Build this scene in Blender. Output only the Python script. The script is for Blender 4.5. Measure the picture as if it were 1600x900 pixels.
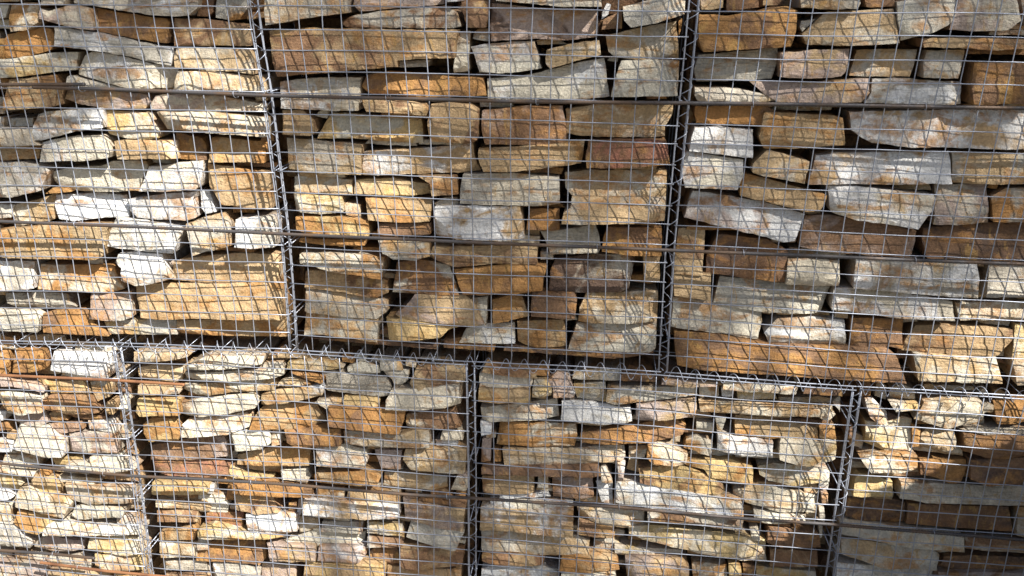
import bpy, math, random
from mathutils import Vector, noise
from mathutils.geometry import delaunay_2d_cdt

scene = bpy.context.scene
col = scene.collection
for o in list(bpy.data.objects):
    bpy.data.objects.remove(o)

# ---------------------------------------------------------------- camera, sky, sun, exposure
PITCH, YAW, ROLL, FOCAL = 0.3476, -0.1080, 0.0091, 1244.9
cam_data = bpy.data.cameras.new('camera')
cam = bpy.data.objects.new('camera', cam_data)
col.objects.link(cam)
cam.location = (0.3109, -1.9098, 1.9233)
fwd = Vector((math.sin(YAW) * math.cos(PITCH), math.cos(YAW) * math.cos(PITCH), -math.sin(PITCH)))
right0 = Vector((math.cos(YAW), -math.sin(YAW), 0))
up0 = right0.cross(fwd)
cr, sr = math.cos(ROLL), math.sin(ROLL)
right = right0 * cr + up0 * sr
up = up0 * cr - right0 * sr
from mathutils import Matrix
cam.rotation_euler = Matrix((right, up, -fwd)).transposed().to_euler()
cam_data.sensor_width = 36
cam_data.lens = 36 * FOCAL / 1600
cam_data.clip_start = 0.05
cam_data.clip_end = 500
scene.camera = cam

SUN = Vector((1.5, -1.0, 1.8)).normalized()          # towards the sun
world = bpy.data.worlds.new('World')
scene.world = world
world.use_nodes = True
wn = world.node_tree
wn.nodes.clear()
sky = wn.nodes.new('ShaderNodeTexSky')
sky.sky_type = 'NISHITA'
sky.sun_disc = False
sky.dust_density = 1.6
sky.ozone_density = 1.0
sky.sun_elevation = math.asin(SUN.z)
sky.sun_rotation = math.atan2(SUN.x, SUN.y)
bg = wn.nodes.new('ShaderNodeBackground')
bg.inputs['Strength'].default_value = 0.052
wo = wn.nodes.new('ShaderNodeOutputWorld')
wn.links.new(sky.outputs[0], bg.inputs[0])
wn.links.new(bg.outputs[0], wo.inputs[0])
sd = bpy.data.lights.new('sun', 'SUN')
sd.energy = 5.0
sd.angle = math.radians(0.5)
sd.color = (1.0, 0.95, 0.88)
so = bpy.data.objects.new('sun', sd)
col.objects.link(so)
so.rotation_euler = SUN.to_track_quat('Z', 'Y').to_euler()
so.location = (6, -4, 8)
scene.view_settings.view_transform = 'Standard'
scene.view_settings.look = 'None'
scene.view_settings.gamma = 1
scene.view_settings.use_curve_mapping = False
scene.view_settings.exposure = 1.22

# each stone: basket, colours, depth of its face behind the mesh (mm), outline on the wall (mm)
STONES = """
U0 gw 51 -1006,1935 -667,1937 -676,1897 -695,1880 -737,1876 -794,1879 -876,1889 -958,1900 -1008,1905
U0 bd 64 -672,1930 -642,1930 -647,1886 -665,1876 -690,1879
U0 go 58 -634,1937 -537,1938 -558,1894 -577,1872 -602,1868 -638,1875
U0 c 69 -1236,1901 -1193,1900 -1201,1869 -1245,1863
U0 oc 55 -1179,1902 -1130,1906 -1100,1904 -1104,1878 -1101,1859 -1135,1839 -1180,1835 -1186,1865
U0 gt 68 -1226,1941 -1147,1941 -1156,1908 -1235,1905
U0 g 46 -1070,1934 -1007,1935 -1022,1902 -1086,1899
U0 pc 44 -1090,1893 -1070,1886 -1030,1897 -995,1901 -957,1894 -952,1842 -998,1845 -1059,1859 -1097,1868
U0 ob 64 -966,1895 -910,1886 -802,1874 -770,1871 -763,1862 -768,1812 -836,1820 -911,1830 -961,1840
U0 bt 52 -748,1873 -656,1871 -559,1859 -548,1850 -550,1810 -622,1809 -751,1808 -751,1840
U0 oo 62 -1206,1828 -1163,1836 -1117,1846 -1087,1843 -1080,1824 -1089,1793 -1144,1778 -1212,1770 -1220,1783
U0 o 48 -1230,1819 -1206,1815 -1217,1768 -1242,1768
U0 gw 44 -1061,1848 -1023,1846 -948,1837 -883,1825 -785,1807 -756,1802 -763,1760 -800,1765 -890,1784 -973,1794 -1062,1802 -1061,1825
U0 tc 35 -747,1802 -656,1806 -550,1802 -540,1780 -540,1744 -621,1751 -750,1757 -753,1780
U0 cy 47 -1250,1768 -1197,1770 -1075,1787 -1015,1788 -1025,1744 -1085,1739 -1189,1724 -1261,1722
U0 cw 49 -999,1781 -977,1790 -918,1784 -835,1769 -766,1755 -763,1748 -782,1703 -889,1703 -955,1717 -1023,1733 -1017,1752
U0 tc 26 -741,1748 -658,1751 -536,1740 -513,1731 -516,1701 -581,1702 -756,1704
U0 g 50 -1055,1727 -1045,1731 -991,1720 -903,1702 -977,1699 -1055,1701
U0 tb 36 -1209,1718 -1079,1733 -1076,1716 -1083,1656 -1140,1647 -1231,1641 -1227,1677
U0 tp 63 -1075,1690 -1003,1695 -848,1686 -844,1666 -854,1650 -951,1644 -994,1651 -1045,1658 -1081,1669
U0 pc 56 -828,1683 -767,1688 -639,1686 -532,1669 -533,1651 -686,1649 -839,1648 -841,1663
U0 w 49 -1277,1619 -1247,1620 -1252,1597 -1283,1594
U0 g 65 -1249,1616 -1181,1618 -1184,1595 -1249,1593
U0 wg 31 -1146,1631 -1125,1639 -973,1652 -965,1643 -966,1603 -1036,1593 -1083,1580 -1140,1566 -1167,1565 -1158,1598
U0 yc 50 -969,1644 -908,1643 -839,1641 -834,1619 -819,1603 -820,1578 -885,1574 -969,1582
U0 tc 30 -816,1645 -674,1649 -524,1637 -529,1591 -638,1596 -794,1603
U0 g 25 -1273,1596 -1156,1599 -1161,1561 -1143,1554 -1284,1546
U0 t 61 -1314,1537 -1172,1544 -1180,1511 -1322,1502
U0 cw 34 -1147,1559 -1105,1569 -1041,1579 -979,1583 -960,1567 -956,1540 -963,1524 -1017,1516 -1099,1512 -1160,1508
U0 tc 34 -945,1567 -919,1572 -831,1574 -780,1573 -779,1526 -839,1525 -941,1522 -945,1541
U0 ob 65 -793,1589 -721,1578 -707,1559 -708,1522 -729,1521 -792,1523 -793,1560
U0 ot 61 -693,1580 -569,1573 -543,1571 -549,1519 -592,1520 -700,1517
U0 gw 37 -1304,1501 -1216,1504 -1154,1495 -1144,1483 -1173,1431 -1250,1411 -1327,1402
U0 ct 64 -1149,1477 -1106,1487 -1013,1496 -975,1510 -887,1511 -881,1499 -893,1473 -913,1432 -1012,1426 -1090,1426 -1144,1435 -1150,1451
U0 cw 47 -868,1501 -832,1503 -795,1512 -716,1521 -718,1490 -733,1452 -744,1444 -842,1436 -899,1436 -877,1477
U0 to 53 -710,1512 -637,1506 -539,1494 -539,1453 -544,1398 -601,1398 -680,1406 -709,1451
U0 o 50 -1151,1434 -1116,1435 -1100,1425 -1147,1419 -1175,1418
U0 ww 64 -1157,1411 -1055,1417 -961,1415 -953,1392 -951,1360 -1029,1355 -1105,1345 -1146,1350 -1160,1385
U0 ww 53 -948,1407 -893,1418 -801,1432 -748,1436 -759,1415 -751,1368 -775,1360 -857,1357 -920,1361 -940,1378
U0 wt 69 -746,1435 -720,1436 -700,1382 -732,1373 -743,1390
U0 ct 62 -1279,1380 -1215,1396 -1160,1415 -1162,1376 -1166,1345 -1239,1329 -1299,1313 -1292,1344
U0 g 52 -1334,1380 -1276,1382 -1290,1348 -1343,1341
U0 wc 40 -985,1359 -895,1355 -806,1345 -787,1334 -804,1306 -818,1271 -909,1271 -1025,1280 -1000,1325
U0 gt 32 -777,1353 -718,1373 -673,1385 -659,1359 -653,1296 -721,1282 -762,1269 -770,1310
U0 gw 31 -636,1370 -576,1379 -537,1382 -526,1364 -532,1301 -603,1294 -639,1299
U0 to 28 -1341,1310 -1311,1315 -1190,1333 -1096,1342 -991,1342 -1002,1329 -1018,1257 -1044,1244 -1138,1242 -1358,1235
U0 gw 37 -1369,1221 -1244,1223 -1254,1146 -1389,1135
U0 oc 50 -1232,1213 -1159,1214 -1021,1220 -1011,1193 -996,1150 -1029,1141 -1106,1140 -1244,1144
U0 wg 25 -979,1262 -923,1269 -856,1265 -839,1196 -891,1182 -938,1176 -977,1189 -976,1222 -989,1239
U0 tg 53 -838,1236 -814,1247 -757,1256 -642,1270 -534,1272 -541,1196 -624,1193 -744,1184 -813,1186 -847,1187
U0 to 39 -962,1163 -924,1169 -830,1178 -691,1189 -527,1195 -527,1097 -656,1088 -796,1083 -892,1073 -947,1075 -955,1119
U0 gp 38 -1096,1135 -1051,1135 -975,1146 -972,1075 -992,1066 -1055,1062 -1097,1065
U0 gd 59 -1363,1119 -1275,1126 -1183,1123 -1166,1110 -1157,1085 -1240,1078 -1343,1076 -1360,1091
U0 gc 45 -1410,1068 -1272,1073 -1260,1057 -1273,998 -1429,984
U0 ob 38 -1256,1063 -1202,1077 -1099,1082 -1093,1049 -1047,1002 -1126,991 -1186,986 -1223,996 -1256,1011
U0 gy 45 -1065,1052 -968,1062 -854,1068 -856,1040 -854,1002 -931,995 -1042,996 -1051,1019
U0 to 54 -852,1065 -664,1077 -530,1082 -531,1014 -720,1005 -848,995 -853,1031
U1 tg 27 -504,1938 -298,1940 -299,1890 -364,1882 -444,1868 -508,1860
U1 bp 65 -286,1940 -77,1942 -73,1911 -178,1902 -281,1892 -292,1908
U1 w 46 -65,1942 -31,1942 -37,1917 -62,1915
U1 bt 56 -29,1917 38,1919 40,1900 30,1860 -15,1859 -27,1896
U1 bg 60 -328,1867 -296,1883 -216,1895 -69,1909 -39,1892 -29,1862 -46,1857 -313,1856
U1 bt 26 -500,1847 -405,1854 -303,1854 -36,1854 -41,1791 -111,1788 -179,1784 -179,1769 -293,1759 -497,1739 -496,1807
U1 c 57 -40,1848 -10,1852 -13,1758 -49,1755 -44,1812
U1 cw 40 -504,1707 -494,1726 -420,1735 -339,1739 -279,1740 -284,1662 -344,1659 -508,1663 -510,1684
U1 ob 49 -268,1745 -208,1757 -62,1747 23,1743 31,1702 -63,1697 -182,1698 -262,1701 -279,1719
U1 g 45 -181,1781 -107,1784 -112,1768 -183,1766
U1 bt 27 -272,1694 -217,1691 -118,1682 -107,1671 -115,1653 -179,1657 -262,1661 -273,1679
U1 tb 32 -493,1657 -428,1659 -405,1636 -400,1605 -408,1597 -494,1599
U1 cy 64 -368,1650 -295,1648 -189,1642 -137,1640 -131,1607 -134,1579 -220,1583 -307,1589 -405,1586 -397,1604
U1 tb 33 -103,1681 -60,1686 -9,1681 12,1668 11,1596 -6,1588 -109,1589 -112,1639
U1 bp 56 20,1666 54,1670 133,1680 217,1681 230,1617 232,1594 174,1587 27,1583 17,1631
U1 cw 63 -8,1815 22,1821 92,1828 144,1830 165,1769 92,1757 13,1756 3,1787
U1 dp 74 40,1915 128,1907 289,1903 295,1878 295,1842 224,1832 148,1835 40,1828 39,1868
U1 gc 39 45,1942 299,1944 300,1909 205,1908 56,1920
U1 tg 40 175,1812 226,1825 299,1835 305,1803 246,1788 187,1770 174,1780
U1 w 58 302,1896 312,1916 323,1916 316,1892 302,1882
U1 b 64 306,1881 348,1902 350,1861 303,1859
U1 gc 29 348,1910 404,1924 399,1945 499,1946 503,1895 426,1875 369,1864 354,1879
U1 gt 56 312,1846 355,1856 427,1871 473,1879 480,1841 487,1796 410,1793 340,1796 321,1810
U1 o 65 479,1879 503,1886 506,1859 482,1845
U1 cw 60 93,1747 143,1755 246,1782 312,1794 322,1744 328,1708 268,1699 34,1692 31,1742
U1 cb 27 351,1790 409,1795 487,1793 494,1729 487,1715 400,1711 331,1708 333,1726
U1 tc 64 223,1673 288,1684 483,1688 481,1665 466,1638 468,1613 369,1609 260,1610 229,1616
U2 bo 29 519,1896 584,1893 671,1906 715,1915 738,1905 738,1863 732,1828 680,1824 536,1814 525,1836
U2 tp 54 522,1946 576,1946 576,1909 526,1904
U2 bd 50 579,1946 649,1947 655,1911 584,1901
U2 gc 63 531,1804 597,1811 687,1821 711,1825 710,1787 701,1755 658,1751 531,1743 524,1773
U2 gt 39 525,1733 620,1733 694,1720 728,1710 696,1704 536,1702 527,1714
U2 ob 63 534,1686 702,1692 717,1681 707,1648 539,1646 534,1666
U2 ww 47 536,1637 593,1642 671,1637 678,1570 599,1577 526,1583 529,1615
U2 tc 38 754,1855 805,1904 880,1908 947,1912 964,1839 898,1833 832,1832 766,1833 758,1846
U2 g 53 747,1869 752,1883 783,1887 756,1859
U2 cg 32 951,1925 976,1929 1025,1936 1071,1936 1078,1901 1059,1878 1022,1859 983,1848 968,1843 953,1889
U2 pc 28 1074,1936 1191,1940 1208,1889 1186,1869 1120,1865 1064,1868 1066,1891
U2 gt 31 739,1947 858,1948 869,1922 864,1910 803,1907 785,1908 744,1911
U2 b 53 878,1949 946,1949 948,1916 887,1913
U2 g 66 1215,1951 1252,1951 1266,1889 1234,1878
U2 tb 32 1011,1849 1107,1853 1258,1849 1261,1833 1163,1825 1122,1830 1018,1830
U2 tp 27 708,1814 786,1822 865,1825 861,1782 850,1765 794,1759 713,1761
U2 tg 65 888,1821 971,1824 1022,1825 1009,1764 946,1763 875,1764
U2 tg 47 1038,1823 1118,1826 1117,1799 1109,1764 1031,1765 1028,1794
U2 bo 42 1136,1799 1240,1802 1280,1801 1300,1712 1225,1709 1151,1707 1138,1754
U2 pt 35 651,1748 797,1751 918,1760 918,1729 902,1708 803,1704 717,1704 686,1721
U2 wg 49 928,1759 986,1762 1129,1754 1129,1725 1130,1706 1021,1704 916,1705 927,1728
U2 tw 59 889,1682 1062,1689 1312,1695 1331,1611 1255,1603 1141,1606 1034,1605 946,1614 922,1624 895,1642
U2 ot 44 693,1679 773,1677 845,1675 874,1668 887,1610 883,1607 783,1597 699,1594 685,1623
U1 to 42 11,1574 96,1580 275,1600 268,1544 97,1521 26,1519 13,1547
U1 rb 27 283,1601 368,1607 470,1608 481,1552 372,1541 282,1537 277,1565
U1 tc 63 228,1516 287,1524 493,1530 494,1517 486,1466 337,1460 249,1459 229,1480
U1 tg 26 247,1462 484,1468 489,1445 492,1408 340,1400 223,1397 229,1424 244,1436
U1 gc 45 -30,1508 96,1514 216,1509 218,1438 97,1433 -37,1433 -35,1471
U1 ob 59 137,1421 217,1422 219,1369 134,1368
U1 wt 30 -101,1422 -44,1428 116,1432 127,1398 131,1353 99,1347 -105,1341 -106,1381
U1 tg 63 -108,1427 -79,1442 -46,1443 -42,1426 -92,1418
U1 cg 64 167,1362 224,1366 308,1385 321,1354 326,1330 319,1312 197,1303 186,1332
U1 bo 51 331,1354 342,1379 476,1384 482,1356 485,1317 397,1313 329,1321
U1 dg 67 210,1287 324,1305 416,1303 403,1218 383,1209 287,1200 195,1197 196,1252
U1 t 48 435,1308 477,1312 479,1247 439,1245
U1 tb 43 -110,1316 98,1325 163,1325 164,1277 57,1277 -53,1263 -111,1285 -115,1299
U1 gt 31 -256,1326 -193,1333 -118,1328 -114,1295 -152,1282 -212,1282 -241,1294
U1 cb 60 -215,1257 -159,1269 -70,1260 -43,1184 -136,1177 -227,1177
U1 ob 37 -59,1254 99,1277 190,1274 182,1240 179,1212 100,1197 -31,1186
U1 tg 44 -508,1587 -392,1582 -288,1573 -292,1499 -398,1500 -490,1510 -501,1552
U1 tw 66 -288,1553 -234,1559 -109,1570 -8,1581 0,1542 12,1512 -111,1504 -262,1495 -293,1497
U1 tc 60 -495,1483 -405,1488 -321,1481 -321,1444 -408,1444 -494,1447
U1 ty 65 -317,1480 -216,1487 -121,1474 -117,1448 -218,1443 -315,1446
U1 tb 44 -147,1500 -46,1503 -39,1456 -108,1451 -113,1481
U1 yc 45 -495,1442 -349,1439 -345,1398 -407,1390 -497,1397
U1 tc 63 -348,1420 -305,1415 -301,1376 -344,1387
U1 ot 45 -288,1437 -113,1439 -115,1384 -194,1378 -278,1382
U1 yo 37 -480,1383 -362,1385 -278,1378 -278,1338 -409,1333 -483,1348
U1 b 42 -252,1371 -114,1378 -115,1350 -204,1340 -254,1345
U1 o 49 -494,1320 -289,1324 -294,1308 -393,1304 -493,1312
U1 oc 40 -488,1278 -392,1285 -241,1280 -248,1224 -373,1236 -493,1253
U1 tb 66 -503,1220 -427,1225 -242,1209 -240,1170 -271,1157 -386,1170 -498,1175 -503,1198
U1 tg 64 -500,1172 -422,1167 -270,1152 -245,1149 -246,1118 -273,1098 -390,1101 -494,1110
U1 ct 51 -493,1109 -431,1102 -270,1095 -271,1037 -426,1048 -499,1046
U1 bd 45 -475,1026 -343,1038 -102,1035 -103,1006 -255,987 -478,999
U1 tp 39 -165,1177 -28,1184 -7,1172 27,1110 -12,1102 -207,1110 -216,1122 -193,1140
U1 ty 29 -244,1107 -205,1111 -14,1105 -71,1086 -93,1064 -159,1056 -238,1046
U1 c 52 -6,1171 31,1177 30,1102 14,1122
U1 wc 57 -27,1082 29,1097 106,1103 107,1049 33,1045 -45,1045
U1 ot 61 43,1165 97,1182 122,1183 144,1130 98,1115 47,1103
U1 bd 40 151,1201 262,1204 271,1181 267,1135 150,1137
U1 ct 57 293,1197 489,1214 493,1128 275,1119 277,1157
U1 ot 57 112,1111 235,1120 242,1086 246,1045 143,1042 113,1052
U1 cg 53 271,1111 495,1126 498,1054 468,1046 400,1044 252,1045
U1 bd 52 77,1040 143,1039 475,1043 485,991 274,985 75,985
U1 ob 56 -89,1048 -32,1054 55,1042 50,996 -90,990
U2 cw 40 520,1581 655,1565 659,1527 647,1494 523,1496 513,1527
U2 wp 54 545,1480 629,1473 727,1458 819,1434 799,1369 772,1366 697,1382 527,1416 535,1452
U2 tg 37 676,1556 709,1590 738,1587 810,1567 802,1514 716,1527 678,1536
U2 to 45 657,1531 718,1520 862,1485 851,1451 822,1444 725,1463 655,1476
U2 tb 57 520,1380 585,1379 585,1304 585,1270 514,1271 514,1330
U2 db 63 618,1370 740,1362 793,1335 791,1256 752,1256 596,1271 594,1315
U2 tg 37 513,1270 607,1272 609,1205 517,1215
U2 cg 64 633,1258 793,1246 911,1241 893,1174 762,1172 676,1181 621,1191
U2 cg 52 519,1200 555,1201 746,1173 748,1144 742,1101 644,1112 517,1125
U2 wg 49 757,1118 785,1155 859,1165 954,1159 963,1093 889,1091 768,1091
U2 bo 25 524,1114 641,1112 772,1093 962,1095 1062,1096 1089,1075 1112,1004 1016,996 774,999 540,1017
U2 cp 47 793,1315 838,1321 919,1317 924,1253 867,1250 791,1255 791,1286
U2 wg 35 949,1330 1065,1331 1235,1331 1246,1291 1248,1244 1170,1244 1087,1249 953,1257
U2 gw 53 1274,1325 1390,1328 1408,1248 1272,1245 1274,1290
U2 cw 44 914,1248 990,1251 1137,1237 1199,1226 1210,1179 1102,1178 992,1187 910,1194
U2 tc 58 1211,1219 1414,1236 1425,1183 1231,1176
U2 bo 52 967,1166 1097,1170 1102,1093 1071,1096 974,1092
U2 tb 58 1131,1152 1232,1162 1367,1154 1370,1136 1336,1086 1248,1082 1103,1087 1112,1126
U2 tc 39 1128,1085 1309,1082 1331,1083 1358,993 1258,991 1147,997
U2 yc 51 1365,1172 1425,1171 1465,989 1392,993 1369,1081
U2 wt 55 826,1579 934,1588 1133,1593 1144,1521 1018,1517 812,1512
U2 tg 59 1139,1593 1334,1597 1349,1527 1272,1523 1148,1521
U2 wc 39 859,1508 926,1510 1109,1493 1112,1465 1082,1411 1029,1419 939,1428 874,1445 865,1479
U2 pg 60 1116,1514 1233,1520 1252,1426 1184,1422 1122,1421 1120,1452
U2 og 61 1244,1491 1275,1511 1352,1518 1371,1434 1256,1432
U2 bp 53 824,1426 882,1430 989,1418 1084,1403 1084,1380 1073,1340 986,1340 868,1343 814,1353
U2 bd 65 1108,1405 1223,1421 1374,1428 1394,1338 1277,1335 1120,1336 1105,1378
L0 oc 69 -1455,928 -1406,931 -1419,856 -1472,855
L0 ob 46 -1373,943 -1277,948 -1285,887 -1328,875 -1384,873
L0 ww 47 -1244,946 -1161,951 -1067,952 -1084,875 -1166,878 -1262,888 -1254,918
L0 p 49 -1458,849 -1409,848 -1296,825 -1303,809 -1398,825 -1465,820
L0 ty 66 -1332,840 -1186,845 -1163,806 -1291,802 -1295,822
L0 gt 68 -1165,841 -1090,850 -1107,800 -1144,784 -1157,813
L0 ct 45 -1466,797 -1415,803 -1315,796 -1313,748 -1415,731 -1432,746
L0 gp 62 -1431,716 -1328,733 -1318,701 -1355,681 -1422,699
L0 w 63 -1498,723 -1455,726 -1459,699 -1505,691
L0 tb 55 -1318,782 -1293,797 -1154,802 -1145,748 -1232,729 -1317,753
L0 t 49 -1112,786 -1085,788 -1091,751 -1118,749
L0 o 65 -1507,687 -1456,689 -1450,664 -1515,655
L0 bp 60 -1316,693 -1215,709 -1208,685 -1285,666 -1321,672
L0 cw 62 -1194,713 -1099,725 -1099,679 -1186,689
L0 gw 42 -1412,696 -1314,689 -1264,653 -1270,601 -1325,597 -1433,616
L0 cp 51 -1257,667 -1189,680 -1091,683 -1097,623 -1211,610 -1256,611
L0 w 64 -1514,622 -1457,621 -1462,586 -1523,582
L0 c 61 -1496,570 -1377,575 -1385,535 -1505,529
L0 y 63 -1343,572 -1233,585 -1233,559 -1348,550
L0 gc 46 -1192,599 -1087,616 -1089,583 -1196,577
L0 g 49 -1532,529 -1391,526 -1399,509 -1534,519
L0 o 56 -1384,536 -1351,539 -1352,513 -1385,510
L0 tc 61 -1325,510 -1178,508 -1215,486 -1328,493
L0 cg 34 -1268,573 -1063,598 -1052,565 -1153,548 -1267,557
L0 yc 62 -1549,496 -1457,503 -1449,472 -1468,452 -1560,449
L0 ty 51 -1411,514 -1349,505 -1310,490 -1325,439 -1405,444 -1418,477
L0 ct 27 -1445,471 -1409,484 -1385,458 -1293,451 -1278,430 -1301,386 -1334,388 -1468,405 -1463,438
L0 tg 44 -1300,490 -1246,490 -1073,495 -1077,446 -1223,428 -1292,441
L0 w 51 -1552,446 -1499,451 -1488,424 -1508,414 -1559,414
L0 c 46 -1558,406 -1502,386 -1502,345 -1574,333
L0 oy 30 -1471,386 -1387,378 -1339,365 -1400,314 -1451,322 -1484,347
L0 gc 38 -1277,412 -1254,423 -1103,422 -1115,396 -1273,368 -1294,379
L0 cw 32 -1383,358 -1288,362 -1144,351 -1070,343 -1068,332 -1235,321 -1388,312
L0 wt 50 -1149,381 -1082,387 -1077,337 -1147,341
L0 gw 26 -1558,338 -1488,339 -1438,271 -1445,257 -1578,249
L0 pg 57 -1454,266 -1391,277 -1288,266 -1294,233 -1401,228 -1456,238
L0 cy 41 -1252,302 -1097,311 -1079,261 -1124,248 -1261,254
L0 g 60 -1537,205 -1435,210 -1436,182 -1538,181
L0 g 60 -1420,206 -1266,206 -1272,173 -1427,168
L0 yc 35 -1238,239 -1078,249 -1077,198 -1204,189 -1240,200
L0 cg 68 -1621,201 -1555,197 -1558,174 -1633,152
L0 pg 25 -1594,176 -1415,184 -1428,118 -1612,99
L0 tp 42 -1417,155 -1208,171 -1216,125 -1428,104
L0 t 52 -1197,158 -1087,169 -1089,130 -1204,118
L1 tg 42 -1035,948 -1007,960 -836,972 -827,958 -894,942 -973,932 -1039,930
L1 cc 30 -822,939 -770,966 -656,973 -601,972 -607,950 -667,936 -774,928 -835,924
L1 tc 59 -1032,904 -946,917 -862,910 -867,870 -1032,868
L1 cg 40 -847,906 -781,914 -635,927 -553,932 -551,915 -577,904 -708,890 -851,881
L1 tg 46 -1022,853 -908,860 -864,848 -873,835 -992,823 -1030,829
L1 ct 50 -858,866 -792,872 -587,895 -581,880 -586,860 -717,848 -821,829 -861,846
L1 yo 29 -1016,816 -944,819 -871,818 -873,773 -991,767 -1024,780
L1 cg 47 -877,803 -796,825 -647,850 -637,820 -645,804 -724,782 -804,766 -883,762
L1 oy 39 -1019,726 -968,751 -908,753 -884,702 -891,685 -988,671 -1020,696
L1 wc 49 -880,731 -862,748 -806,757 -686,777 -668,771 -672,738 -741,712 -813,702 -881,695
L1 bp 64 -1044,639 -898,668 -767,688 -751,658 -754,627 -874,606 -1051,596
L1 br 59 -1039,594 -830,605 -755,598 -763,563 -837,551 -1042,550
L1 cc 42 -728,715 -614,744 -611,690 -640,671 -719,661
L1 ot 58 -632,802 -586,811 -474,819 -452,777 -450,753 -538,742 -667,735 -659,767
L1 wt 51 -629,843 -578,863 -448,887 -434,877 -443,857 -536,828 -632,811
L1 ct 54 -573,886 -541,904 -485,898 -472,888 -525,879 -577,875
L1 o 49 -537,921 -463,920 -435,910 -439,896 -483,904
L1 g 60 -611,946 -558,949 -554,927 -591,924 -616,929
L1 gy 59 -542,950 -482,962 -408,958 -380,941 -447,930 -544,930
L1 c 69 -371,940 -333,958 -279,950 -276,929 -331,922 -371,925
L1 gc 65 -449,919 -412,927 -357,917 -257,915 -242,887 -252,865 -285,857 -386,862 -434,867 -435,907
L1 cy 60 -473,828 -432,839 -387,838 -396,814 -437,811
L1 ty 54 -382,854 -279,857 -281,824 -389,818
L1 g 67 -274,939 -191,944 -195,913 -229,887 -242,910
L1 bo 25 -424,826 -199,833 -204,801 -217,764 -335,768 -424,774
L1 cg 29 -253,863 -237,892 -183,900 -74,919 -44,921 -42,859 -112,850 -200,836 -254,836
L1 tb 48 -170,958 -35,969 -28,948 -32,925 -125,904 -179,894 -186,915
L1 bc 50 -201,811 -62,834 -45,778 -133,772 -203,767
L1 tg 31 -382,755 -218,755 -173,774 -133,773 -131,721 -227,714 -385,710
L1 c 61 -101,760 -47,764 -40,735 -105,732
L1 w 67 -122,724 -56,726 -58,698 -122,693
L1 tc 40 -207,699 -29,715 -30,655 -34,640 -195,634 -215,666
L1 c 56 -608,724 -582,733 -582,685 -609,679
L1 ob 34 -563,740 -452,754 -392,757 -391,708 -534,691 -555,704
L1 cw 37 -473,686 -388,701 -325,688 -319,655 -328,638 -423,635 -469,636
L1 to 65 -729,627 -619,661 -501,670 -501,616 -624,602 -732,598
L1 pb 54 -302,684 -220,686 -225,631 -282,631
L1 t 69 -838,578 -782,580 -791,545 -843,541
L1 yc 68 -767,587 -744,589 -718,568 -623,558 -720,545 -776,547
L1 cg 60 -599,587 -512,603 -503,574 -516,555 -594,558
L1 ot 36 -482,603 -335,620 -279,615 -291,581 -388,569 -485,570
L1 gt 65 -278,603 -201,609 -91,603 -92,556 -203,562 -282,565
L1 pc 57 -78,566 -59,615 -33,625 -18,602 -34,562
L1 ob 42 -750,533 -700,550 -498,549 -502,510 -552,510 -748,507
L1 w 53 -855,517 -810,525 -818,494 -858,495
L1 c 70 -878,471 -791,476 -778,448 -785,420 -860,414 -885,416
L1 bt 45 -749,494 -630,507 -604,454 -681,442 -744,451
L1 oc 52 -486,537 -400,548 -402,510 -488,504
L1 gt 45 -388,550 -230,548 -232,518 -336,511 -394,513
L1 tw 30 -521,511 -390,513 -232,520 -230,468 -335,461 -523,465
L1 w 61 -553,487 -538,488 -544,441 -557,438
L1 b 56 -580,478 -555,481 -558,450 -583,443
L1 ww 37 -714,436 -612,450 -549,449 -554,390 -643,377 -707,385
L1 rb 57 -853,412 -733,427 -732,368 -819,360 -857,384
L1 ct 66 -556,423 -497,419 -495,388 -556,369
L1 cy 26 -868,377 -820,395 -740,382 -599,378 -600,366 -764,351 -873,341
L1 gp 58 -481,416 -354,423 -356,387 -483,385
L1 gy 52 -338,434 -229,434 -223,395 -340,394
L1 cg 63 -603,340 -507,378 -354,373 -356,332 -494,329 -608,331
L1 bo 57 -894,298 -825,310 -675,319 -672,268 -690,247 -791,247 -902,241
L1 pt 35 -658,337 -501,338 -501,288 -647,278
L1 wp 36 -491,338 -344,348 -345,316 -366,295 -495,292
L1 bg 49 -337,380 -222,386 -231,356 -338,349
L1 gb 70 -342,308 -326,323 -253,330 -243,280 -335,276
L1 gc 37 -200,457 -39,430 -59,380 -70,375 -164,389 -214,399
L1 tp 50 -223,527 -201,520 -124,513 -37,503 -42,430 -126,439 -215,460
L1 bd 57 -171,531 -34,520 -34,509 -179,519
L1 bt 51 -238,364 -207,365 -69,356 -43,350 -47,305 -210,284 -237,296
L1 gw 50 -852,230 -771,243 -693,227 -699,172 -861,155
L1 tp 55 -689,241 -577,247 -579,179 -696,167
L1 ty 30 -539,277 -392,291 -285,292 -288,230 -545,204
L1 tg 56 -283,271 -91,280 -52,279 -52,232 -286,208
L1 ty 37 -1022,522 -869,540 -822,530 -825,504 -1024,483
L1 tc 58 -1045,451 -849,458 -832,437 -838,424 -1049,429
L1 tb 53 -1044,412 -877,422 -878,386 -1046,376
L1 to 52 -1035,332 -953,349 -887,375 -886,347 -899,318 -1035,305
L1 tc 47 -1041,297 -893,306 -896,254 -1041,245
L1 g 57 -1046,220 -877,237 -865,200 -1046,187
L1 g 54 -881,350 -852,362 -852,292 -893,288
L1 bt 56 -1048,170 -862,184 -867,149 -1054,130
L2 cg 49 6,953 37,957 153,958 157,936 150,917 66,913 2,915
L2 ty 26 7,920 79,920 152,923 154,890 90,881 9,880
L2 gy 51 161,939 195,945 210,919 210,896 155,893
L2 wp 56 196,938 223,963 257,954 276,909 273,898 215,894 211,920
L2 gy 63 268,932 355,941 363,885 280,891
L2 cg 61 7,844 100,858 224,874 233,829 173,816 14,805
L2 wc 47 240,883 296,887 428,876 434,835 351,823 238,829
L2 w 45 9,804 44,806 44,771 16,765
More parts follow.
